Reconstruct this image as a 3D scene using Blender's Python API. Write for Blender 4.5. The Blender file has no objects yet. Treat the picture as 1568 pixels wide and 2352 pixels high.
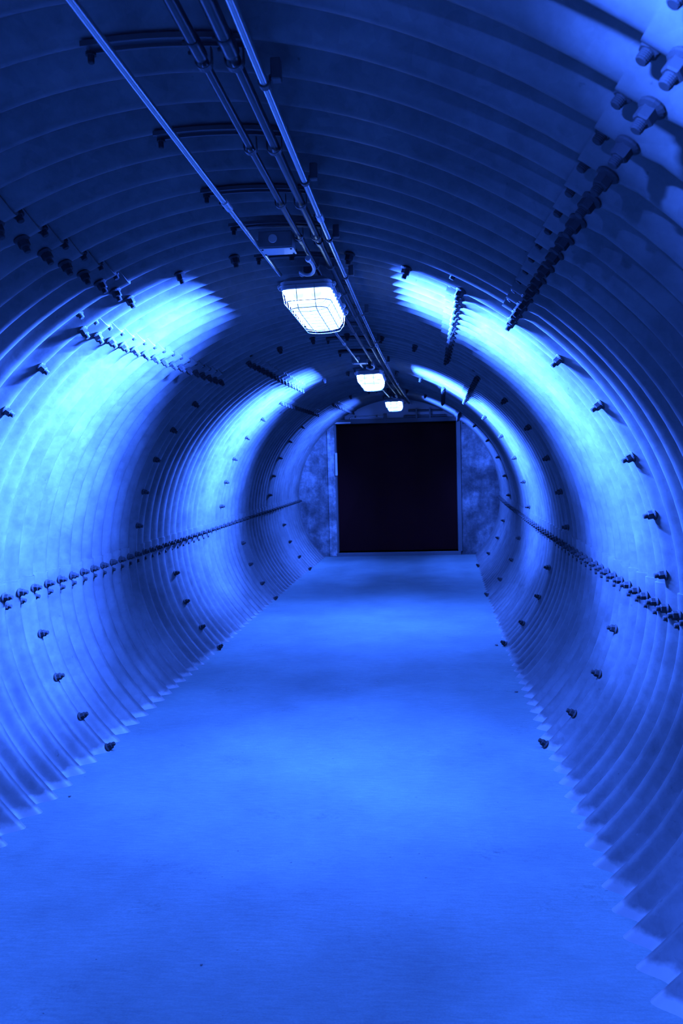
import bpy, bmesh, math, random
from mathutils import Vector, Matrix
random.seed(7)
S = bpy.context.scene
COL = S.collection
PI = math.pi

# ---------------------------------------------------------------- camera
CX, CH = 0.5265, 1.470
YAW, PITCH, ROLL = 0.0890, -0.0572, 0.0260
def camera():
    r0 = Vector((math.cos(YAW), math.sin(YAW), 0)); f0 = Vector((-math.sin(YAW), math.cos(YAW), 0)); u0 = Vector((0, 0, 1))
    u1 = u0*math.cos(PITCH) - f0*math.sin(PITCH); f1 = f0*math.cos(PITCH) + u0*math.sin(PITCH)
    rr = r0*math.cos(ROLL) - u1*math.sin(ROLL); uu = r0*math.sin(ROLL) + u1*math.cos(ROLL)
    cd = bpy.data.cameras.new('camera'); co = bpy.data.objects.new('camera', cd); COL.objects.link(co)
    m = Matrix((rr, uu, -f1)).transposed().to_4x4(); m.translation = (CX, 0, CH)
    co.matrix_world = m
    cd.sensor_fit = 'VERTICAL'; cd.sensor_height = 22.3; cd.sensor_width = 14.9; cd.lens = 18.0
    cd.clip_start = 0.02; cd.clip_end = 60
    cd.dof.use_dof = True; cd.dof.focus_distance = 3.4; cd.dof.aperture_fstop = 4.5
    S.camera = co
camera()

# ---------------------------------------------------------------- world, exposure
w = bpy.data.worlds.new('world'); S.world = w; w.use_nodes = True
w.node_tree.nodes['Background'].inputs[0].default_value = (0, 0, 0, 1)
w.node_tree.nodes['Background'].inputs[1].default_value = 0
S.view_settings.view_transform = 'Standard'; S.view_settings.look = 'None'
S.view_settings.exposure = 0.0; S.view_settings.gamma = 1.0; S.view_settings.use_curve_mapping = False
S.cycles.max_bounces = 8; S.cycles.diffuse_bounces = 5; S.cycles.transparent_max_bounces = 12
S.cycles.sample_clamp_indirect = 8.0

# the colour and strength of the blue lamps
LAMP_RGB = (0.035, 0.130, 1.0)
SIDE_W, LOW_W, DOWN_W = 1260.0, 105.0, 84.0

TILT, SPREAD = math.radians(11), 94

# ---------------------------------------------------------------- tunnel shape
P = 0.1524; PHI = 0.0036
R0, ZC, LX, H3, H4, H5, H6 = 1.4603, 0.8921, -0.01374, -0.00989, 0.01697, -0.00855, 0.00643
AMP = 0.0254
Y_END = 12.456; Y_BACK = -3.55
def warp(x, y, z):
    q = y*y if y > 0 else 0.0
    return (x + 0.001837*q, y, z + 0.000498*q)
def prof(al):                                   # al: angle from the crown in degrees, + to the right
    t = math.radians(al)
    rr = R0*(1 + LX*math.cos(2*t) + H3*math.cos(3*t) + H4*math.cos(4*t) + H5*math.cos(5*t) + H6*math.cos(6*t))
    return rr
def station(n, x, z):
    y = PHI + n*P
    if x > 0: y += -0.0164*min(1, x/1.4) + 0.0992*min(max(0.865 - z, 0), 1)
    return y
def shell(n, al, out=0.0, flat=False):           # a point on the inner face, corrugated along n
    r = prof(al) + (0 if flat else AMP*(1 - math.cos(2*PI*n))) + out
    t = math.radians(al)
    x, z = r*math.sin(t), ZC + r*math.cos(t)
    return warp(x, station(n, x, z), z)
def crown_z(x, y=0): 
    return ZC + math.sqrt(max(0, (prof(0))**2 - x*x))

# ---------------------------------------------------------------- helpers
def link(name, mesh, mat=None, parent=None):
    o = bpy.data.objects.new(name, mesh); COL.objects.link(o)
    if mat and not mesh.materials: mesh.materials.append(mat)
    if parent: o.parent = parent; o.matrix_parent_inverse = parent.matrix_world.inverted() if False else Matrix()
    return o
def build(name, bm, mat=None, parent=None, smooth=False, angle=None):
    me = bpy.data.meshes.new(name); bm.normal_update(); bm.to_mesh(me); bm.free()
    if smooth:
        me.polygons.foreach_set('use_smooth', [True]*len(me.polygons))
        if angle: me.set_sharp_from_angle(angle=math.radians(angle))
    return link(name, me, mat, parent)
def empty(name, loc=(0, 0, 0)):
    o = bpy.data.objects.new(name, None); COL.objects.link(o); o.location = loc
    o.empty_display_size = 0.1
    return o
def tag(o, label, cat, group=None, kind=None):
    o['label'] = label; o['category'] = cat
    if group: o['group'] = group
    if kind: o['kind'] = kind
    return o
def copy_tree(o, parent=None):
    c = o.copy(); COL.objects.link(c); c.parent = parent
    for ch in list(o.children): copy_tree(ch, c)
    return c
def box(bm, x0, x1, y0, y1, z0, z1, bev=0.0):
    b = bmesh.new(); bmesh.ops.create_cube(b, size=1)
    for v in b.verts:
        v.co = Vector(((x0+x1)/2 + v.co.x*(x1-x0), (y0+y1)/2 + v.co.y*(y1-y0), (z0+z1)/2 + v.co.z*(z1-z0)))
    if bev: bmesh.ops.bevel(b, geom=b.edges[:], offset=bev, segments=2, affect='EDGES', profile=0.5)
    me = bpy.data.meshes.new('tmp'); b.to_mesh(me); b.free(); bm.from_mesh(me); bpy.data.meshes.remove(me)
def rings(bm, loops, close_ends=True):           # loft closed loops of equal length
    vs = [[bm.verts.new(p) for p in L] for L in loops]
    for a, b in zip(vs[:-1], vs[1:]):
        k = len(a)
        for i in range(k): bm.faces.new((a[i], a[(i+1) % k], b[(i+1) % k], b[i]))
    if close_ends:
        bm.faces.new(vs[0][::-1]); bm.faces.new(vs[-1])
def tube(bm, pts, rad, seg=12):
    pts = [Vector(p) for p in pts]; n = len(pts)
    rad = rad if isinstance(rad, (list, tuple)) else [rad]*n
    loops = []; up = None
    for i, p in enumerate(pts):
        d = (pts[min(i+1, n-1)] - pts[max(i-1, 0)]).normalized()
        if up is None: up = Vector((0, 0, 1)) if abs(d.z) < 0.9 else Vector((1, 0, 0))
        s = d.cross(up).normalized(); up = s.cross(d).normalized()
        loops.append([p + (s*math.cos(2*PI*k/seg) + up*math.sin(2*PI*k/seg))*rad[i] for k in range(seg)])
    rings(bm, loops)
def lathe(bm, prof_pts, seg=16, hexa=None):      # profile (r, h) about +Z; hexa: set of indices made six-sided
    loops = []
    for r, h in prof_pts:
        loops.append([(r*math.cos(2*PI*k/seg), r*math.sin(2*PI*k/seg), h) for k in range(seg)])
    rings(bm, loops)

# ---------------------------------------------------------------- materials
def mat(name, col, rough=0.5, metal=0.0, spec=0.5):
    m = bpy.data.materials.new(name); m.use_nodes = True
    b = m.node_tree.nodes['Principled BSDF']
    b.inputs['Base Color'].default_value = (*col, 1); b.inputs['Roughness'].default_value = rough
    b.inputs['Metallic'].default_value = metal; b.inputs['Specular IOR Level'].default_value = spec
    return m
def nodes(m):
    t = m.node_tree; return t, t.nodes, t.links, t.nodes['Principled BSDF']
def noise(N, L, vec, scale, detail=4, rough=0.55):
    n = N.new('ShaderNodeTexNoise'); n.inputs['Scale'].default_value = scale
    n.inputs['Detail'].default_value = detail; n.inputs['Roughness'].default_value = rough
    L.new(vec, n.inputs['Vector']); return n.outputs['Fac']
def ramp(N, L, fac, stops):
    r = N.new('ShaderNodeValToRGB'); L.new(fac, r.inputs[0]); e = r.color_ramp.elements
    while len(e) < len(stops): e.new(0.5)
    for el, (p, c) in zip(e, stops):
        el.position = p; el.color = (*((c, c, c) if not isinstance(c, tuple) else c), 1)
    return r.outputs[0]
def mix(N, L, mode, fac, a, b):
    x = N.new('ShaderNodeMix'); x.data_type = 'RGBA'; x.blend_type = mode
    for sock, v in ((x.inputs[0], fac), (x.inputs[6], a), (x.inputs[7], b)):
        if hasattr(v, 'is_linked'): L.new(v, sock)
        else: sock.default_value = v if sock == x.inputs[0] else (*v, 1)
    return x.outputs[2]
def pos(N, L, sc=(1, 1, 1)):
    g = N.new('ShaderNodeNewGeometry'); mp = N.new('ShaderNodeMapping'); mp.inputs['Scale'].default_value = sc
    L.new(g.outputs['Position'], mp.inputs['Vector']); return mp.outputs[0]

def make_steel():
    m = mat('galvanized_steel', (0.42, 0.42, 0.42), 0.5, 0.25, 0.5); t, N, L, b = nodes(m)
    v = pos(N, L)
    big = ramp(N, L, noise(N, L, v, 2.3, 5, 0.6), [(0.28, 0.066), (0.72, 0.122)])
    vor = N.new('ShaderNodeTexVoronoi'); vor.inputs['Scale'].default_value = 34; L.new(v, vor.inputs['Vector'])
    sp = N.new('ShaderNodeSeparateColor'); L.new(vor.outputs['Color'], sp.inputs[0])
    spang = ramp(N, L, sp.outputs[0], [(0.0, 0.86), (1.0, 1.0)])
    c = mix(N, L, 'MULTIPLY', 1.0, big, spang)
    c = mix(N, L, 'MULTIPLY', 1.0, c, ramp(N, L, noise(N, L, v, 7.5, 8, 0.72), [(0.32, 0.78), (0.68, 1.18)]))
    # thin vertical runs of dirt and scratches
    runs = ramp(N, L, noise(N, L, pos(N, L, (9, 9, 0.8)), 2.0, 6, 0.7), [(0.30, 0.74), (0.44, 1.0)])
    c = mix(N, L, 'MULTIPLY', 0.55, c, runs)
    specks = ramp(N, L, noise(N, L, v, 26, 3, 0.7), [(0.24, 0.35), (0.30, 1.0)])
    c = mix(N, L, 'MULTIPLY', 0.7, c, specks)
    white = ramp(N, L, noise(N, L, v, 9, 5, 0.75), [(0.70, 0.0), (0.78, 1.0)])
    c = mix(N, L, 'MIX', mix(N, L, 'MULTIPLY', 1.0, white, (0.5, 0.5, 0.5)), c, (0.24, 0.24, 0.24))
    # pale cement splashed on the foot of the plates where the floor was poured
    g = N.new('ShaderNodeNewGeometry'); sx = N.new('ShaderNodeSeparateXYZ'); L.new(g.outputs['Position'], sx.inputs[0])
    ad = N.new('ShaderNodeMath'); ad.operation = 'MULTIPLY_ADD'
    L.new(noise(N, L, v, 16, 4), ad.inputs[0]); ad.inputs[1].default_value = -0.055; L.new(sx.outputs[2], ad.inputs[2])
    foot = ramp(N, L, ad.outputs[0], [(0.0, 0.9), (0.018, 0.0)])
    c = mix(N, L, 'MIX', foot, c, (0.23, 0.23, 0.23))
    c = mix(N, L, 'MULTIPLY', 1.0, c, (1.06, 1.05, 1.0))
    L.new(c, b.inputs['Base Color'])
    rg = ramp(N, L, noise(N, L, v, 12, 4), [(0.3, 0.42), (0.7, 0.6)]); L.new(rg, b.inputs['Roughness'])
    bp = N.new('ShaderNodeBump'); bp.inputs['Strength'].default_value = 0.35; bp.inputs['Distance'].default_value = 0.004
    L.new(noise(N, L, v, 9, 4, 0.6), bp.inputs['Height']); L.new(bp.outputs[0], b.inputs['Normal'])
    return m
def make_concrete_floor():
    m = mat('trowelled_concrete', (0.3, 0.3, 0.3), 0.75, 0, 0.3); t, N, L, b = nodes(m)
    v = pos(N, L)
    c = ramp(N, L, noise(N, L, v, 1.6, 6, 0.6), [(0.3, 0.120), (0.7, 0.182)])
    fine = ramp(N, L, noise(N, L, pos(N, L, (1, 6, 1)), 14, 6, 0.7), [(0.3, 0.80), (0.7, 1.12)])
    c = mix(N, L, 'MULTIPLY', 1.0, c, fine)
    grain = ramp(N, L, noise(N, L, v, 160, 2, 0.5), [(0.3, 0.9), (0.7, 1.06)])
    c = mix(N, L, 'MULTIPLY', 1.0, c, grain)
    pits = ramp(N, L, noise(N, L, pos(N, L, (1, 1.6, 1)), 38, 2, 0.5), [(0.215, 0.35), (0.235, 1.0)])
    c = mix(N, L, 'MULTIPLY', 1.0, c, pits)
    # scuffed patches broken into flecks
    patch = ramp(N, L, noise(N, L, pos(N, L, (1, 1.5, 1)), 3.1, 2, 0.5), [(0.60, 0.0), (0.74, 1.0)])
    fl = ramp(N, L, noise(N, L, v, 46, 5, 0.8), [(0.36, 0.55), (0.52, 1.0)])
    c = mix(N, L, 'MIX', patch, c, mix(N, L, 'MULTIPLY', 1.0, c, fl))
    c = mix(N, L, 'MULTIPLY', 1.0, c, (0.82, 1.10, 1.0))
    L.new(c, b.inputs['Base Color'])
    bp = N.new('ShaderNodeBump'); bp.inputs['Strength'].default_value = 0.5; bp.inputs['Distance'].default_value = 0.003
    L.new(noise(N, L, pos(N, L, (1, 5, 1)), 30, 5, 0.7), bp.inputs['Height']); L.new(bp.outputs[0], b.inputs['Normal'])
    return m
def make_headwall(name='stained_concrete', k=1.0):
    m = mat(name, (0.2, 0.2, 0.2), 0.85, 0, 0.25); t, N, L, b = nodes(m)
    v = pos(N, L)
    a = ramp(N, L, noise(N, L, v, 2.6, 9, 0.72), [(0.38, 0.05*k), (0.50, 0.115*k), (0.66, 0.30*k)])
    s = ramp(N, L, noise(N, L, pos(N, L, (6, 1, 1.2)), 2.2, 5, 0.6), [(0.3, 0.6), (0.7, 1.1)])
    c = mix(N, L, 'MULTIPLY', 1.0, a, s)
    L.new(c, b.inputs['Base Color'])
    bp = N.new('ShaderNodeBump'); bp.inputs['Strength'].default_value = 0.6; bp.inputs['Distance'].default_value = 0.01
    L.new(noise(N, L, v, 12, 6), bp.inputs['Height']); L.new(bp.outputs[0], b.inputs['Normal'])
    return m
STEEL = make_steel(); FLOORM = make_concrete_floor(); HEAD = make_headwall(); LIGHTHEAD = make_headwall('lit_headwall_concrete', 1.9)  # LIGHTHEAD: headwall concrete with light on the jamb put in as a paler tone
LINTEL = mat('lit_lintel_paint', (0.36, 0.36, 0.36), 0.7)  # lamp light above the doorway is put into this paler paint
BOLT = mat('weathered_bolt_steel', (0.028, 0.028, 0.028), 0.65, 0.0, 0.12)
CONDUIT = mat('galvanized_conduit', (0.50, 0.50, 0.50), 0.26, 0.85)
DARKPIPE = mat('dark_painted_pipe', (0.018, 0.018, 0.018), 0.32, 0.0, 0.4)
DARKPAINT = mat('dark_painted_steel', (0.06, 0.06, 0.06), 0.6, 0.1)
STRUTM = mat('dull_strut_steel', (0.06, 0.06, 0.06), 0.5, 0.2)
BOXM = mat('painted_box_steel', (0.16, 0.16, 0.16), 0.5, 0.2)
PALE = mat('pale_metal', (0.6, 0.6, 0.6), 0.4, 0.4)
HOUSING = mat('lamp_housing_enamel', (0.30, 0.30, 0.30), 0.45, 0.0)
REFLECT = mat('white_reflector', (0.8, 0.8, 0.8), 0.5, 0.0)
WIRE = mat('cage_wire', (0.20, 0.20, 0.20), 0.35, 0.7)
RUBBER = mat('flexible_conduit_plastic', (0.35, 0.35, 0.35), 0.4, 0.0)
DOORM = mat('black_door_paint', (0.022, 0.003, 0.0035), 0.7, 0.0, 0.05)
FRAME = mat('grey_frame_paint', (0.11, 0.11, 0.11), 0.5, 0.2)
CHIP = mat('dirt_chip', (0.07, 0.07, 0.07), 0.9)
SCRAP = mat('white_scrap', (0.85, 0.85, 0.85), 0.6)
def ridged(m, axis_scale, strength):
    t, N, L, b = nodes(m); tc = N.new('ShaderNodeTexCoord')
    bp = N.new('ShaderNodeBump'); bp.inputs['Strength'].default_value = strength; bp.inputs['Distance'].default_value = 0.001
    L.new(noise(N, L, tc.outputs['Object'], axis_scale, 3), bp.inputs['Height']); L.new(bp.outputs[0], b.inputs['Normal'])
for m_, s_ in ((BOLT, 240), (CONDUIT, 30), (DARKPIPE, 60), (STRUTM, 50), (BOXM, 60), (HOUSING, 60), (WIRE, 80),
               (PALE, 60), (RUBBER, 80), (DOORM, 8), (FRAME, 30), (CHIP, 200), (SCRAP, 200), (DARKPAINT, 50), (REFLECT, 60)):
    ridged(m_, s_, 0.25)
def make_lens():
    m = bpy.data.materials.new('lit_prismatic_glass'); m.use_nodes = True; t = m.node_tree; N, L = t.nodes, t.links
    N.remove(N['Principled BSDF']); out = N['Material Output']
    tr = N.new('ShaderNodeBsdfTransparent'); tr.inputs[0].default_value = (0.92, 0.95, 1, 1)
    gl = N.new('ShaderNodeBsdfGlossy'); gl.inputs['Roughness'].default_value = 0.15
    fr = N.new('ShaderNodeFresnel'); fr.inputs[0].default_value = 1.3
    m1 = N.new('ShaderNodeMixShader'); L.new(fr.outputs[0], m1.inputs[0]); L.new(tr.outputs[0], m1.inputs[1]); L.new(gl.outputs[0], m1.inputs[2])
    em = N.new('ShaderNodeEmission'); em.inputs[0].default_value = (0.42, 0.74, 1.0, 1)
    tc = N.new('ShaderNodeTexCoord'); wv = N.new('ShaderNodeTexWave'); wv.bands_direction = 'Y'
    wv.inputs['Scale'].default_value = 22; L.new(tc.outputs['Object'], wv.inputs['Vector'])
    mr = N.new('ShaderNodeMapRange'); L.new(wv.outputs['Fac'], mr.inputs[0]); mr.inputs[3].default_value = 1.6; mr.inputs[4].default_value = 3.0
    L.new(mr.outputs[0], em.inputs[1])
    ad = N.new('ShaderNodeAddShader'); L.new(m1.outputs[0], ad.inputs[0]); L.new(em.outputs[0], ad.inputs[1])
    L.new(ad.outputs[0], out.inputs[0]); return m
LENS = make_lens()
def make_tube_glow():
    m = bpy.data.materials.new('lit_lamp_tube'); m.use_nodes = True; t = m.node_tree; N, L = t.nodes, t.links
    N.remove(N['Principled BSDF']); em = N.new('ShaderNodeEmission'); em.inputs[0].default_value = (0.35, 0.6, 1, 1); em.inputs[1].default_value = 12
    L.new(em.outputs[0], N['Material Output'].inputs[0]); return m
GLOW = make_tube_glow()

# ---------------------------------------------------------------- setting: the corrugated plates
LAPS_UP = [-24, -8, 7, 22, 37, 52, 67, 82.3]
LAPS_LO = [-24, -18, -3, 12, 27, 42, 57, 72, 82.3]
SEAM_SIDE = 91.1
def al_of(j): return 1.3 + 9.4*j
def plate(parent, n0, n1, a0, a1, name='steel_plate', lead=True, lap0=0.0, lap1=0.0, da=2.6):
    """corrugated plate from station n0 to n1, angle a0 to a1; lap0 / lap1: that edge lies proud over its neighbour"""
    step = 1/14 if n1 > 5 else 1/6
    nn = max(2, round((n1 - n0)/step)); na = max(2, round(abs(a1 - a0)/da))
    aa = [a0 + (a1 - a0)*i/na for i in range(na+1)]
    if lap0: aa = [a0, a0 + 1.2, a0 + 3.4] + [a for a in aa if a > a0 + 4.2]
    if lap1: aa = [a for a in aa if a < a1 - 4.2] + [a1 - 3.4, a1 - 1.2, a1]
    T = 0.010
    def off(n, a):
        o = 0.0
        if lead: o = T*min(1, max(0, (n0 + 1.5 - n)/0.9))
        if lap0: o = max(o, T*min(1, max(0, (a0 + 4.6 - a)/1.6)))
        if lap1: o = max(o, T*min(1, max(0, (a - a1 + 4.6)/1.6)))
        return -o
    verts, faces = [], []
    ns = [n0 + (n1 - n0)*i/nn for i in range(nn+1)]
    A = len(aa)
    for n in ns:
        for a in aa: verts.append(shell(n, a, off(n, a)))
    for i in range(nn):
        for k in range(A-1):
            faces.append((i*A+k, (i+1)*A+k, (i+1)*A+k+1, i*A+k+1))
    smooth_n = len(faces)
    def skirt(idx, pts):                        # turned-out edge, gives the plate its thickness
        b = len(verts); verts.extend(pts)
        for i in range(len(idx)-1): faces.append((idx[i], idx[i+1], b+i+1, b+i))
    skirt([i*A for i in range(nn+1)], [shell(n, aa[0], 0.006) for n in ns])
    skirt([i*A+A-1 for i in range(nn+1)], [shell(n, aa[-1], 0.006) for n in ns])
    skirt([k for k in range(A)], [shell(ns[0], a, 0.008) for a in aa])
    skirt([nn*A+k for k in range(A)], [shell(ns[-1], a, 0.008) for a in aa])
    me = bpy.data.meshes.new(name); me.from_pydata(verts, [], faces)
    me.polygons.foreach_set('use_smooth', [True]*smooth_n + [False]*(len(faces)-smooth_n)); me.set_sharp_from_angle(angle=math.radians(60))
    return link(name, me, STEEL, parent)

ceiling = empty('ceiling'); ceiling['kind'] = 'structure'; ceiling['label'] = 'curved crown of the tunnel, blue-lit corrugated steel plates bolted in staggered laps'
wall_left = empty('wall_left'); wall_left['kind'] = 'structure'; wall_left['label'] = 'left side of the corrugated steel tunnel with a bolted seam along it'
wall_right = empty('wall_right'); wall_right['kind'] = 'structure'; wall_right['label'] = 'right side of the corrugated steel tunnel with a bolted seam along it'
for s in range(len(LAPS_UP)-1):
    n0, n1 = LAPS_UP[s] - 0.55, LAPS_UP[s+1] + 0.3
    # seams: nearest the camera -3 / +4, then alternating with -4 / +3
    jl, jr = ((-3, 4) if s % 2 == 0 else (-4, 3))
    plate(ceiling, n0, n1, al_of(jl) - 2.2, al_of(jr) + 2.2)
    plate(wall_left, n0, n1, -SEAM_SIDE - 0.8, al_of(jl) + 2.6, lap1=1)
    plate(wall_right, n0, n1, al_of(jr) - 2.6, SEAM_SIDE + 0.8, lap0=1)
for s in range(len(LAPS_LO)-1):
    n0, n1 = LAPS_LO[s] - 0.55, LAPS_LO[s+1] + 0.3
    plate(wall_left, n0, n1, -134, -SEAM_SIDE + 2.4, lap1=1)
    plate(wall_right, n0, n1, SEAM_SIDE - 3.2, 134, lap0=1)

# ---------------------------------------------------------------- bolts
def bolt_mesh(near=True):
    bm = bmesh.new()
    lathe(bm, [(0.0255, -0.004), (0.0280, 0.001), (0.0255, 0.004), (0.018, 0.008)], 18 if near else 10)
    hx = [[(0.0195*math.cos(2*PI*k/6), 0.0195*math.sin(2*PI*k/6), h) for k in range(6)] for h in (0.006, 0.026)]
    hx.append([(0.0168*math.cos(2*PI*k/6), 0.0168*math.sin(2*PI*k/6), 0.0295) for k in range(6)])
    rings(bm, hx)
    if near:
        pr = [(0.0120, 0.026)]
        for i in range(4): pr += [(0.0122, 0.0310 + i*0.0034), (0.0106, 0.0327 + i*0.0034)]
        pr += [(0.0114, 0.0450), (0.0092, 0.0470)]
        lathe(bm, pr, 14)
    else:
        lathe(bm, [(0.0120, 0.026), (0.0120, 0.043), (0.0092, 0.0455)], 8)
    me = bpy.data.meshes.new('bolt'); bm.normal_update(); bm.to_mesh(me); bm.free(); me.materials.append(BOLT); return me
BM_NEAR, BM_FAR = bolt_mesh(True), bolt_mesh(False)
def bolt(parent, n, al, tilt=0.0):
    me = BM_NEAR if n < 32 else BM_FAR
    o = bpy.data.objects.new('bolt', me); COL.objects.link(o); o.parent = parent
    p = Vector(shell(n, al, -0.006)); t = math.radians(al)
    inw = Vector((-math.sin(t) + random.uniform(-.06, .06), random.uniform(-.06, .06), -math.cos(t) + random.uniform(-.06, .06))).normalized()
    q = inw.to_track_quat('Z', 'Y')
    o.matrix_basis = Matrix.Translation(p) @ q.to_matrix().to_4x4() @ Matrix.Rotation(random.uniform(0, PI), 4, 'Z') @ Matrix.Scale(0.92, 4)
def seam_j(n):                                   # seam nodes left and right at station n
    s = 0
    for i in range(len(LAPS_UP)-1):
        if LAPS_UP[i] <= n: s = i
    return (-3, 4) if s % 2 == 0 else (-4, 3)
for n in range(7, 82):
    jl, jr = seam_j(n)
    bolt(ceiling, n, al_of(jl)); bolt(ceiling, n, al_of(jr))
    if n < 50:
        bolt(ceiling, n - 0.5, al_of(jr) - 2.0)
        bolt(ceiling, n - 0.5, al_of(jl) - 1.9 + 3.8)
for n in range(20, 82):
    bolt(wall_left, n, -SEAM_SIDE); bolt(wall_right, n, SEAM_SIDE)
    if n < 50:
        bolt(wall_left, n + 0.5, -SEAM_SIDE - 2.1); bolt(wall_right, n + 0.5, SEAM_SIDE + 2.1)
for n in (22, 37, 52, 67):
    ja, jb = seam_j(n)
    for j in range(-9, 10):
        if j in (ja, jb) : continue
        par = wall_left if j < -4 else wall_right if j > 4 else ceiling
        bolt(par, n, al_of(j))
for n in (27, 42, 57, 72):
    for k in range(1, 5):
        a = SEAM_SIDE + 9.4*k - (0.9 if k == 4 else 0)
        bolt(wall_left, n, -a); bolt(wall_right, n, a)

# ---------------------------------------------------------------- floor
def make_floor():
    nx, ny = 24, 90; verts, faces = [], []
    for i in range(ny+1):
        y = Y_BACK - 0.2 + (Y_END + 0.6 - Y_BACK)*i/ny
        for k in range(nx+1):
            x = -1.24 + 2.5*k/nx
            verts.append(warp(x, y, 0.0))
    A = nx+1
    for i in range(ny):
        for k in range(nx): faces.append((i*A+k, i*A+k+1, (i+1)*A+k+1, (i+1)*A+k))
    b = len(verts)
    for v in list(verts): verts.append((v[0], v[1], v[2] - 0.15))
    for i in range(ny):
        for k in range(nx): faces.append((b+i*A+k, b+(i+1)*A+k, b+(i+1)*A+k+1, b+i*A+k+1))
    for i in range(ny):
        faces.append((i*A, (i+1)*A, b+(i+1)*A, b+i*A)); faces.append((i*A+nx, b+i*A+nx, b+(i+1)*A+nx, (i+1)*A+nx))
    for k in range(nx):
        faces.append((k, b+k, b+k+1, k+1)); q = ny*A; faces.append((q+k, q+k+1, b+q+k+1, b+q+k))
    me = bpy.data.meshes.new('floor'); me.from_pydata(verts, [], faces)
    o = link('floor', me, FLOORM); o['kind'] = 'structure'; o['label'] = 'smooth concrete walkway filling the bottom of the tunnel'
make_floor()

# ---------------------------------------------------------------- end wall with the dark doorway
XE, ZE = warp(0, Y_END, 0)[0], warp(0, Y_END, 0)[2]
DX0, DX1, DZ0, DZ1 = -0.935 + XE, 0.885 + XE, 0.055 + ZE, 2.005 + ZE
def back_wall():
    bm = bmesh.new(); y0, y1 = Y_END, Y_END + 0.35
    for x0, x1, z0, z1 in ((XE-1.75, DX0, -0.2, 2.9), (DX1, XE+1.75, -0.2, 2.9), (DX0, DX1, DZ1, 2.9), (DX0, DX1, -0.2, DZ0)):
        box(bm, x0, x1, y0, y1, z0, z1)
    o = build('wall_back', bm, HEAD); o['kind'] = 'structure'; o['label'] = 'stained concrete headwall closing the far end around the dark doorway'
    return o
wb = back_wall()
bm = bmesh.new(); box(bm, DX0-0.125, DX0-0.014, Y_END-0.012, Y_END, DZ0-0.05, DZ1, 0.003); q = build('lit_jamb_strip', bm, LIGHTHEAD, wb); q['label'] = 'strip beside the doorway, toned paler to look lit'
bm = bmesh.new(); box(bm, DX0+0.15, DX1-0.02, Y_END-0.012, Y_END, DZ1+0.062, DZ1+0.5, 0.003); q = build('lit_lintel_panel', bm, LINTEL, wb); q['label'] = 'plain panel above the doorway, painted paler to look lit'
bm = bmesh.new(); box(bm, -2.0, 2.0, Y_BACK - 0.3, Y_BACK, -0.2, 2.7)
o = build('wall_front', bm, HEAD); o['kind'] = 'structure'; o['label'] = 'concrete wall closing the tunnel behind the viewpoint'
# door
door = empty('door_1', ((DX0+DX1)/2, Y_END, DZ0)); door['kind'] = 'structure'; door['label'] = 'large square doorway filled by a black door leaf'
def local(bmf, name, m, parent, **k):
    bm = bmesh.new(); bmf(bm)
    for v in bm.verts: v.co -= Vector(parent.location)
    return build(name, bm, m, parent, **k)
MX = (DX0+DX1)/2
local(lambda b: box(b, DX0+0.012, DX1-0.012, Y_END+0.16, Y_END+0.20, DZ0+0.012, DZ1-0.012), 'door_leaf', DOORM, door)
local(lambda b: (box(b, DX0-0.012, DX0+0.008, Y_END-0.012, Y_END+0.16, DZ0, DZ1+0.01, 0.002)), 'door_frame', FRAME, door)
local(lambda b: (box(b, DX1-0.008, DX1+0.05, Y_END-0.015, Y_END+0.16, DZ0, DZ1-0.01, 0.002)), 'door_frame', FRAME, door)
local(lambda b: box(b, DX0+0.02, DX1+0.02, Y_END-0.05, Y_END+0.02, DZ1-0.005, DZ1+0.06, 0.004), 'door_header', DARKPAINT, door)
local(lambda b: box(b, DX0-0.02, DX1+0.03, Y_END-0.02, Y_END+0.2, DZ0-0.06, DZ0, 0.004), 'threshold', FRAME, door)
h = local(lambda b: box(b, DX0-0.012, DX0+0.022, Y_END-0.03, Y_END+0.01, 1.23+ZE, 1.57+ZE, 0.003), 'latch_plate', PALE, door); h['label'] = 'pale upright latch plate on the left jamb'
h = local(lambda b: box(b, DX0-0.04, DX0+0.24, Y_END-0.06, Y_END-0.03, DZ1+0.0, DZ1+0.022, 0.003), 'header_bracket', PALE, door); h['label'] = 'pale bracket at the left end of the header'

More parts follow.
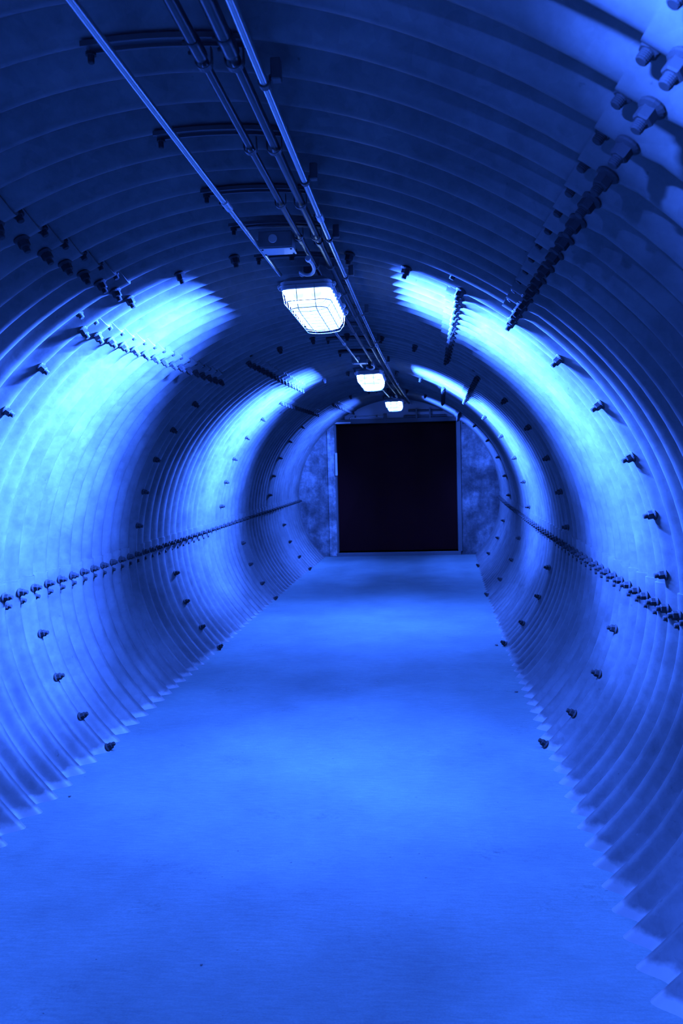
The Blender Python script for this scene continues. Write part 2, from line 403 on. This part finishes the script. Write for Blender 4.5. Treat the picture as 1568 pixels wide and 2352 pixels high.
# rods and pipe on the wall above the doorway
def E(x, z): return (x + XE, z + ZE)
def rod_rack():
    rt = empty('rod_rack', (XE+0.43, Y_END-0.03, ZE+2.12))
    for zz, xa, xb in ((2.165, 0.17, 0.68), (2.088, 0.10, 0.72)):
        bm = bmesh.new(); tube(bm, [(xa+XE, Y_END-0.04, zz+ZE), (xb+XE, Y_END-0.04, zz+ZE)], 0.017, 10)
        for v in bm.verts: v.co -= rt.location
        build('rod', bm, DARKPAINT, rt, True, 40)
    for xx in (0.29, 0.49):
        local(lambda b: box(b, xx+XE-0.012, xx+XE+0.012, Y_END-0.07, Y_END+0.001, 2.05+ZE, 2.205+ZE, 0.004), 'rod_clamp', FRAME, rt)
    tag(rt, 'two dark horizontal rods held by upright clamps above the right half of the doorway', 'rods')
rod_rack()
def wall_conduit():
    rt = empty('wall_conduit', (XE-0.45, Y_END-0.03, ZE+2.1))
    bm = bmesh.new()
    pts = [(-0.70, 2.03), (-0.70, 2.085), (-0.69, 2.098), (-0.67, 2.104), (-0.20, 2.104)]
    tube(bm, [(x+XE, Y_END-0.025, z+ZE) for x, z in pts], 0.0095, 10)
    for v in bm.verts: v.co -= rt.location
    build('pipe_run', bm, CONDUIT, rt, True, 40)
    for xx in (-0.62, -0.30):
        local(lambda b: box(b, xx+XE-0.012, xx+XE+0.012, Y_END-0.038, Y_END+0.001, 2.088+ZE, 2.12+ZE, 0.003), 'pipe_clip', STRUTM, rt)
    local(lambda b: box(b, XE-0.20, XE-0.15, Y_END-0.05, Y_END+0.001, 2.05+ZE, 2.14+ZE, 0.005), 'end_box', STRUTM, rt)
    tag(rt, 'thin pale pipe running level above the left half of the doorway, with a bent end', 'pipe')
wall_conduit()

# ---------------------------------------------------------------- overhead cross struts
STRUT_N = [8, 11, 14, 17, 19.45, 22.4, 26, 30, 34, 38, 42.9, 50.6, 56, 62, 68, 75]
def strut(n):
    y = PHI + n*P; c = warp(0.03, y, 2.318)
    rt = empty('cross_strut', c)
    bm = bmesh.new(); loops = []
    # channel: follows the crown, open side down
    sec = [(-0.020, 0.0), (-0.020, -0.011), (-0.014, -0.011), (-0.014, -0.004), (0.014, -0.004), (0.014, -0.011), (0.020, -0.011), (0.020, 0.0)]
    for i in range(9):
        x = -0.130 + 0.345*i/8; z = crown_z(x) - 0.002
        loops.append([Vector(warp(x, y + dy, z + dz)) - Vector(c) for dy, dz in sec])
    rings(bm, loops); build('channel', bm, STRUTM, rt)
    for x in (-0.115,):
        bm = bmesh.new(); lathe(bm, [(0.011, 0.0), (0.011, -0.006), (0.007, -0.006), (0.007, -0.02), (0.005, -0.022)], 10)
        b = build('strut_bolt', bm, BOLT, rt, False); b.location = Vector(warp(x, y, crown_z(x) - 0.018)) - Vector(c)
    # little pipe clamps hanging from the channel
    for px, pr, pz in ((0.118, 0.0135, 2.283), (0.180, 0.016, 2.281)):
        bm = bmesh.new()
        arc = [Vector(warp(px + (pr+0.002)*math.cos(a), y, pz + (pr+0.002)*math.sin(a))) - Vector(c) for a in [PI + PI*k/10 for k in range(11)]]
        arc = [arc[0] + Vector((0, 0, 0.025))] + arc + [arc[-1] + Vector((0, 0, 0.025))]
        rings(bm, [[p + Vector((0, d, 0)) for d in (-0.009, 0.009)] + [p + (p - Vector(warp(px, y, pz)) + Vector(c)).normalized()*0.002 + Vector((0, d, 0)) for d in (0.009, -0.009)] for p in arc])
        build('pipe_clamp', bm, STRUTM, rt)
    return rt
struts = [strut(n) for n in STRUT_N]
names = {8: 'short dark steel channel across the crown, at the very top of the view, holding the pipes'}
vis = [n for n in STRUT_N if n >= 11]
words = ['first', 'second', 'third', 'fourth', 'fifth', 'sixth', 'seventh', 'eighth', 'ninth', 'tenth', 'eleventh', 'twelfth', 'thirteenth', 'fourteenth', 'fifteenth']
for n, rt in zip(STRUT_N, struts):
    if n == 8: lab = 'dark steel channel across the crown nearest overhead, above all other struts in view'
    elif n <= 23: lab = 'dark steel channel across the crown, %s below the topmost one, ahead of the first lamp' % words[vis.index(n)]
    elif n <= 44: lab = 'small channel strut on the crown, %s in line beyond the first caged lamp' % words[[26, 30, 34, 38, 42.9].index(n)]
    elif n <= 68: lab = 'tiny channel strut on the crown, %s in line beyond the second caged lamp' % words[[50.6, 56, 62, 68].index(n)]
    else: lab = 'farthest channel strut on the crown, just before the end wall'
    tag(rt, lab, 'strut', 'pipe struts across the crown')

# ---------------------------------------------------------------- pipes and conduits along the crown
def run(name, segs, m, label, cat, couplings=(), clips=()):
    """segs: list of (x, z, y0, y1, radius)"""
    y0 = segs[0][2]; rt = empty(name, warp(segs[0][0], y0, segs[0][1])); c = Vector(rt.location)
    for x, z, ya, yb, r in segs:
        bm = bmesh.new(); k = max(2, int((yb-ya)/0.25))
        tube(bm, [Vector(warp(x, ya + (yb-ya)*i/k, z)) - c for i in range(k+1)], r, 14)
        build('pipe_length', bm, m, rt, True, 40)
    for x, z, y, r, l in couplings:
        bm = bmesh.new(); yy = [y-l/2, y-l/2+0.002, y-l*0.3, y+l*0.3, y+l/2-0.002, y+l/2]
        rr = [r*0.93, r, r*1.0, r*1.0, r, r*0.93]
        tube(bm, [Vector(warp(x, q, z)) - c for q in yy], rr, 14); build('coupling', bm, PALE if m is CONDUIT else m, rt, True, 40)
        for s in (-1, 1):
            bm = bmesh.new(); lathe(bm, [(0.004, 0), (0.004, 0.006), (0.003, 0.007)], 8)
            b = build('set_screw', bm, BOLT, rt); b.location = Vector(warp(x, y + s*l*0.3, z)) - c + Vector((-r, 0, 0)); b.rotation_euler = (0, -PI/2, 0)
    for x, z, y, r, side in clips:
        bm = bmesh.new()
        arc = [Vector(warp(x + (r+0.001)*math.cos(a), y, z + (r+0.001)*math.sin(a))) - c for a in [PI + PI*q/8 for q in range(9)]]
        arc = [arc[0] + Vector((0, 0, 0.02))] + arc + [arc[-1] + Vector((0, 0, 0.012)), arc[-1] + Vector((0.022*side, 0, 0.014))]
        cc = Vector(warp(x, y, z)) - c
        rings(bm, [[p + Vector((0, d, 0)) for d in (-0.008, 0.008)] + [p + (p-cc).normalized()*0.0025 + Vector((0, d, 0)) for d in (0.008, -0.008)] for p in arc])
        build('pipe_strap', bm, STRUTM, rt)
        bm = bmesh.new(); box(bm, -0.011, 0.011, -0.012, 0.012, 0.0, 0.045, 0.003)
        b = build('strap_block', bm, DARKPAINT, rt); b.location = cc + Vector((r + 0.016, 0, 0.002))
    tag(rt, label, cat); return rt
L0 = [-0.12, 3.48, 7.08, 10.75]                  # near ends of the lamps
LLEN = 0.76
run('electrical_conduit', [(-0.043, 2.272, -2.9, -0.10, 0.0092), (-0.043, 2.272, 0.63, 2.52, 0.0092), (-0.040, 2.268, 2.52, 3.495, 0.0082)], CONDUIT,
    'pale thin conduit slanting down to the nearest caged lamp, leftmost of the overhead lines', 'conduit',
    couplings=[(-0.0415, 2.271, 2.55, 0.0115, 0.075)])
run('electrical_conduit', [(0.020, 2.262, 4.235, 6.618, 0.0088), (0.020, 2.262, 6.717, 7.092, 0.0088)], CONDUIT,
    'bright thin conduit joining the nearest caged lamp to the second one', 'conduit', couplings=[(0.020, 2.262, 5.55, 0.0112, 0.075)])
run('electrical_conduit', [(0.020, 2.262, 7.835, 10.762, 0.0088)], CONDUIT,
    'short-looking thin conduit between the second caged lamp and the farthest one', 'conduit', couplings=[(0.020, 2.262, 9.2, 0.0112, 0.075)])
run('service_pipe', [(0.118, 2.283, -2.9, 1.655, 0.0125), (0.118, 2.283, 1.64, 3.20, 0.0098), (0.118, 2.283, 3.2, 12.44, 0.0098)], DARKPIPE,
    'thin dark pipe along the crown beside the pale conduit, turning off to the first lamp', 'pipe',
    couplings=[(0.118, 2.283, 1.62, 0.0145, 0.07), (0.118, 2.283, 3.02, 0.013, 0.05), (0.118, 2.283, 6.8, 0.013, 0.05)])
run('service_pipe', [(0.182, 2.281, -2.9, 1.640, 0.0150), (0.182, 2.281, 1.62, 12.44, 0.0120)], DARKPIPE,
    'thicker dark pipe along the crown, between the thin dark pipe and the shiny conduit', 'pipe',
    couplings=[(0.182, 2.281, 1.61, 0.0170, 0.07), (0.182, 2.281, 3.06, 0.0155, 0.05), (0.182, 2.281, 5.9, 0.0155, 0.05)])
run('electrical_conduit', [(0.226, 2.268, -2.9, 2.72, 0.0095), (0.226, 2.268, 2.70, 12.44, 0.0090)], CONDUIT,
    'long shiny conduit strapped to the crown, rightmost of the overhead lines', 'conduit',
    couplings=[(0.226, 2.268, 2.71, 0.0118, 0.06), (0.226, 2.268, 5.75, 0.0118, 0.06), (0.226, 2.268, 8.8, 0.0118, 0.06)],
    clips=[(0.226, 2.268, PHI + n*P, 0.0095, 1) for n in (11.5, 15.5, 19.5, 23.5, 29.5, 36.5, 44.5, 53.5)])

# ---------------------------------------------------------------- caged bulkhead lamps
LX0, HW = 0.066, 0.103                          # lamp centre line and half width
ZR = 2.225                                      # rim height
def rrect(hw, y0, y1, z, rad, k=5, cx=0.0):
    pts = []
    for (sx, yy, a0) in ((1, y1, 0), (-1, y1, 90), (-1, y0, 180), (1, y0, 270)):
        cxx = cx + sx*(hw - rad); cyy = yy - rad if yy == y1 else yy + rad
        for i in range(k+1):
            a = math.radians(a0 + 90*i/k); pts.append((cxx + rad*math.cos(a), cyy + rad*math.sin(a), z))
    return pts
def make_lamp():
    rt = empty('bulkhead_lamp', warp(LX0, 3.48, ZR))
    Ln = LLEN
    # housing: shallow pan with a raised back
    bm = bmesh.new()
    rings(bm, [rrect(HW, 0, Ln, 0.002, 0.035), rrect(HW+0.001, -0.001, Ln+0.001, -0.0210, 0.036), rrect(HW+0.006, -0.006, Ln+0.006, -0.0180, 0.038), rrect(HW+0.006, -0.006, Ln+0.006, 0.012, 0.038),
               rrect(HW-0.002, 0.004, Ln-0.004, 0.018, 0.035), rrect(HW-0.018, 0.02, Ln-0.02, 0.031, 0.03), rrect(HW-0.026, 0.03, Ln-0.03, 0.035, 0.025)])
    build('housing', bm, HOUSING, rt, True, 35)
    for yy in (0.12, Ln-0.16):
        bm = bmesh.new(); box(bm, -0.02, 0.02, yy, yy+0.04, 0.0352, 0.098, 0.002); build('mounting_foot', bm, STRUTM, rt)
    bm = bmesh.new(); rings(bm, [rrect(HW-0.016, 0.02, Ln-0.02, -0.0045, 0.03), rrect(HW-0.018, 0.022, Ln-0.022, -0.010, 0.03)])
    r = build('reflector_tray', bm, REFLECT, rt); 
    # lens: tapering clear bowl
    bm = bmesh.new()
    L_ = [rrect(HW-0.006, 0.006, Ln-0.006, -0.003, 0.035, 6), rrect(HW-0.009, 0.010, Ln-0.010, -0.030, 0.038, 6), rrect(HW-0.014, 0.016, Ln-0.016, -0.056, 0.042, 6),
          rrect(HW-0.022, 0.030, Ln-0.030, -0.074, 0.045, 6), rrect(HW-0.045, 0.058, Ln-0.058, -0.083, 0.04, 6)]
    vs = [[bm.verts.new(p) for p in q] for q in L_]
    for a, b in zip(vs[:-1], vs[1:]):
        k = len(a)
        for i in range(k): bm.faces.new((a[i], a[(i+1) % k], b[(i+1) % k], b[i]))
    bm.faces.new(vs[-1])
    build('lens', bm, LENS, rt, True, 60)
    # two lamp tubes in end holders
    for sx in (-1, 1):
        bm = bmesh.new(); tube(bm, [(sx*0.038, 0.075, -0.034), (sx*0.038, Ln-0.075, -0.034)], 0.0125, 14)
        build('lamp_tube', bm, GLOW, rt, True, 40)
        for yy, d in ((0.050, 0.028), (Ln-0.078, 0.028)):
            bm = bmesh.new(); tube(bm, [(sx*0.038, yy, -0.034), (sx*0.038, yy+d, -0.034)], 0.022, 18); build('tube_holder', bm, BOXM, rt, True, 40)
    # wire guard
    bm = bmesh.new(); wr = 0.0016
    def wl(pts, closed=False, r=wr):
        if closed: pts = list(pts) + [pts[0], pts[1]]
        tube(bm, pts, r, 6)
    wl(rrect(HW+0.008, -0.010, Ln+0.010, -0.004, 0.042, 6), True, 0.0022)
    wl(rrect(HW-0.002, 0.004, Ln-0.004, -0.068, 0.05, 6), True)
    wl(rrect(HW-0.022, 0.028, Ln-0.028, -0.094, 0.05, 6), True)
    def rib(y, inset):
        prf = [(-HW-0.008, -0.004), (-HW-0.003, -0.035), (-HW+0.002, -0.068), (-HW+0.022, -0.094), (-0.04, -0.101), (0, -0.103), (0.04, -0.101), (HW-0.022, -0.094), (HW-0.002, -0.068), (HW+0.003, -0.035), (HW+0.008, -0.004)]
        return [(x, y, z) for x, z in prf]
    for i in range(9): wl(rib(0.07 + (Ln-0.14)*i/8, 0))
    for x in (-0.038, 0.038):
        wl([(x, -0.010, -0.004), (x, -0.004, -0.035), (x, 0.004, -0.068), (x, 0.03, -0.096), (x, 0.12, -0.103), (x, Ln/2, -0.104), (x, Ln-0.12, -0.103), (x, Ln-0.03, -0.096), (x, Ln-0.004, -0.068), (x, Ln+0.004, -0.035), (x, Ln+0.010, -0.004)])
    build('wire_guard', bm, WIRE, rt, True, 60)
    # clips along both sides
    for sx in (-1, 1):
        for yy in (0.05, Ln*0.38, Ln*0.72, Ln-0.05):
            bm = bmesh.new()
            tube(bm, [(sx*(HW+0.004), yy, 0.012), (sx*(HW+0.016), yy, 0.010), (sx*(HW+0.019), yy, -0.004), (sx*(HW+0.012), yy, -0.014), (sx*(HW+0.004), yy, -0.010)], 0.0026, 6)
            box(bm, min(sx*(HW+0.008), sx*(HW+0.022)), max(sx*(HW+0.008), sx*(HW+0.022)), yy-0.009, yy+0.009, -0.002, 0.006)
            build('clip', bm, PALE, rt)
    # the light the tubes give through the sides and the bottom of the bowl
    def area(loc, rot, sx_, sy_, W, spread):
        ld = bpy.data.lights.new('lamp_light', 'AREA'); ld.shape = 'RECTANGLE'; ld.size = sx_; ld.size_y = sy_; ld.energy = W
        ld.color = LAMP_RGB; ld.spread = math.radians(spread)
        lo = bpy.data.objects.new('lamp_light', ld); COL.objects.link(lo); lo.parent = rt; lo.location = loc; lo.rotation_euler = rot
    area((-0.054, Ln/2, -0.023), (0, PI/2 - TILT, 0), 0.022, Ln-0.16, SIDE_W, SPREAD)
    area((0.054, Ln/2, -0.023), (0, -PI/2 + TILT, 0), 0.022, Ln-0.16, SIDE_W, SPREAD)
    area((0, Ln/2, -0.062), (0, 0, 0), 0.10, Ln-0.16, DOWN_W, 90)
    for sx in (-1, 1): area((sx*0.040, Ln/2, -0.058), (0, -sx*math.radians(42), 0), 0.045, Ln-0.16, LOW_W, 130)
    return rt
lamp = make_lamp()
labs = ['caged bulkhead lamp overhead just behind the viewpoint', 'nearest and largest caged bulkhead lamp, glowing white on the crown of the tunnel',
        'second caged bulkhead lamp along the crown, between the largest and the farthest', 'farthest and smallest caged bulkhead lamp, just before the dark doorway']
for i, y in enumerate(L0):
    o = lamp if i == 1 else copy_tree(lamp)
    o.location = warp(LX0, y, ZR); o.rotation_euler = (0, math.radians(-1.5), 0)
    if i == 0:                                   # the lamp behind the viewpoint spreads wider along the tunnel
        for ch in o.children:
            if ch.type == 'LIGHT' and ch.data.energy > 1000: ch.data = ch.data.copy(); ch.data.spread = math.radians(150)
    if i == 3:                                   # the last lamp is dimmer
        for ch in o.children:
            if ch.type == 'LIGHT': ch.data = ch.data.copy(); ch.data.spread = math.radians(150 if ch.data.energy > 1000 else 100); ch.data.energy *= 0.34
    tag(o, labs[i], 'lamp', 'caged lamps along the crown')

# junction boxes and flexible leads before the lamps
def junction_box(y, label):
    rt = empty('junction_box', warp(0.027, y, 2.254))
    bm = bmesh.new(); box(bm, -0.062, 0.062, 0, 0.095, 0.0, 0.059, 0.004); build('box_body', bm, BOXM, rt)
    bm = bmesh.new(); box(bm, -0.056, 0.066, 0.002, 0.092, -0.004, 0.0, 0.001); c = build('cover_plate', bm, PALE, rt); c['label'] = 'pale bottom cover'
    bm = bmesh.new(); lathe(bm, [(0.016, 0), (0.016, 0.0015), (0.014, 0.0025)], 24); k = build('knockout', bm, PALE, rt); k.rotation_euler = (PI/2, 0, 0); k.location = (-0.008, 0.0005, 0.032)
    k['label'] = 'pale round knockout disc'
    for sx, yy in ((-0.048, 0.012), (0.056, 0.082), (-0.048, 0.082), (0.056, 0.012)):
        bm = bmesh.new(); lathe(bm, [(0.004, 0), (0.004, -0.002), (0.003, -0.003)], 8); s = build('cover_screw', bm, BOLT, rt); s.location = (sx, yy, -0.004)
    tag(rt, label, 'box', 'junction boxes on the crown'); return rt
junction_box(3.0, 'small steel junction box with a round disc, before the nearest lamp')
junction_box(6.62, 'dark junction box on the crown just before the second lamp')
def flex(y, label):
    """looped lead from the pipe end down to the lamp housing"""
    rt = empty('flexible_lead', warp(0.118, y, 2.283)); c = Vector(rt.location)
    bm = bmesh.new(); pts = []
    ctrl = [(0.118, y-0.03, 2.257), (0.125, y+0.03, 2.254), (0.124, y+0.09, 2.246), (0.110, y+0.13, 2.238), (0.086, y+0.145, 2.238), (0.064, y+0.15, 2.248), (0.056, y+0.19, 2.260), (0.056, y+0.226, 2.259)]
    def cr(p, i, t):
        a, b, c_, d = [Vector(p[max(0, min(len(p)-1, i+q))]) for q in (-1, 0, 1, 2)]
        return 0.5*((2*b) + (-a+c_)*t + (2*a-5*b+4*c_-d)*t*t + (-a+3*b-3*c_+d)*t**3)
    for i in range(len(ctrl)-1):
        for s in range(8): pts.append(cr(ctrl, i, s/8))
    pts.append(Vector(ctrl[-1]))
    rad = [0.0068 + 0.0005*(i % 2) for i in range(len(pts))]
    tube(bm, [Vector(warp(*p)) - c for p in pts], rad, 12); build('flexible_tube', bm, RUBBER, rt, True, 50)
    for q, nm in ((ctrl[0], 'pipe_fitting'), (ctrl[-1], 'lamp_fitting')):
        bm = bmesh.new(); p0 = Vector(warp(*q)) - c
        tube(bm, [p0 + Vector((0, -0.014, 0.002)), p0 + Vector((0, -0.006, 0.001)), p0, p0 + Vector((0, 0.014, 0))], [0.0105, 0.0115, 0.0115, 0.009], 10)
        build(nm, bm, PALE, rt, True, 40)
    tag(rt, label, 'cable', 'flexible leads to the lamps'); return rt
flex(3.24, 'pale looped flexible lead hanging between the thin dark pipe and the nearest lamp')
flex(6.84, 'small looped lead hanging in front of the second lamp')
flex(10.44, 'tiny looped lead hanging in front of the farthest lamp')

# ---------------------------------------------------------------- litter on the floor
def chip(name, x, y, s, m, label, cat, group=None, flat=0.35):
    bm = bmesh.new(); bmesh.ops.create_icosphere(bm, subdivisions=1, radius=s)
    for v in bm.verts: v.co = Vector((v.co.x*random.uniform(.7, 1.5), v.co.y*random.uniform(.7, 1.3), v.co.z*flat*random.uniform(.7, 1.2)))
    zmin = min(v.co.z for v in bm.verts)
    for v in bm.verts: v.co.z -= zmin
    o = build(name, bm, m); o.location = warp(x, y, 0.0005); o.rotation_euler = (0, 0, random.uniform(0, 6)); tag(o, label, cat, group)

chip('dirt_clod', -1.075, 3.525, 0.007, CHIP, 'dark crumb of dirt on the floor at the foot of the left wall', 'debris')
chip('dirt_clod', 1.085, 5.196, 0.012, CHIP, 'dark flat crumb on the floor against the right wall, nearer of the two there', 'debris')
chip('dirt_clod', 1.060, 6.500, 0.014, CHIP, 'dark flat crumb on the floor against the right wall, farther of the two there', 'debris')
chip('dirt_clod', -0.141, 2.316, 0.004, CHIP, 'tiny dark speck of grit alone on the open floor low in view', 'debris')
chip('white_scrap', 1.165, 2.345, 0.007, SCRAP, 'small white scrap caught between two corrugations at the foot of the right wall', 'debris')
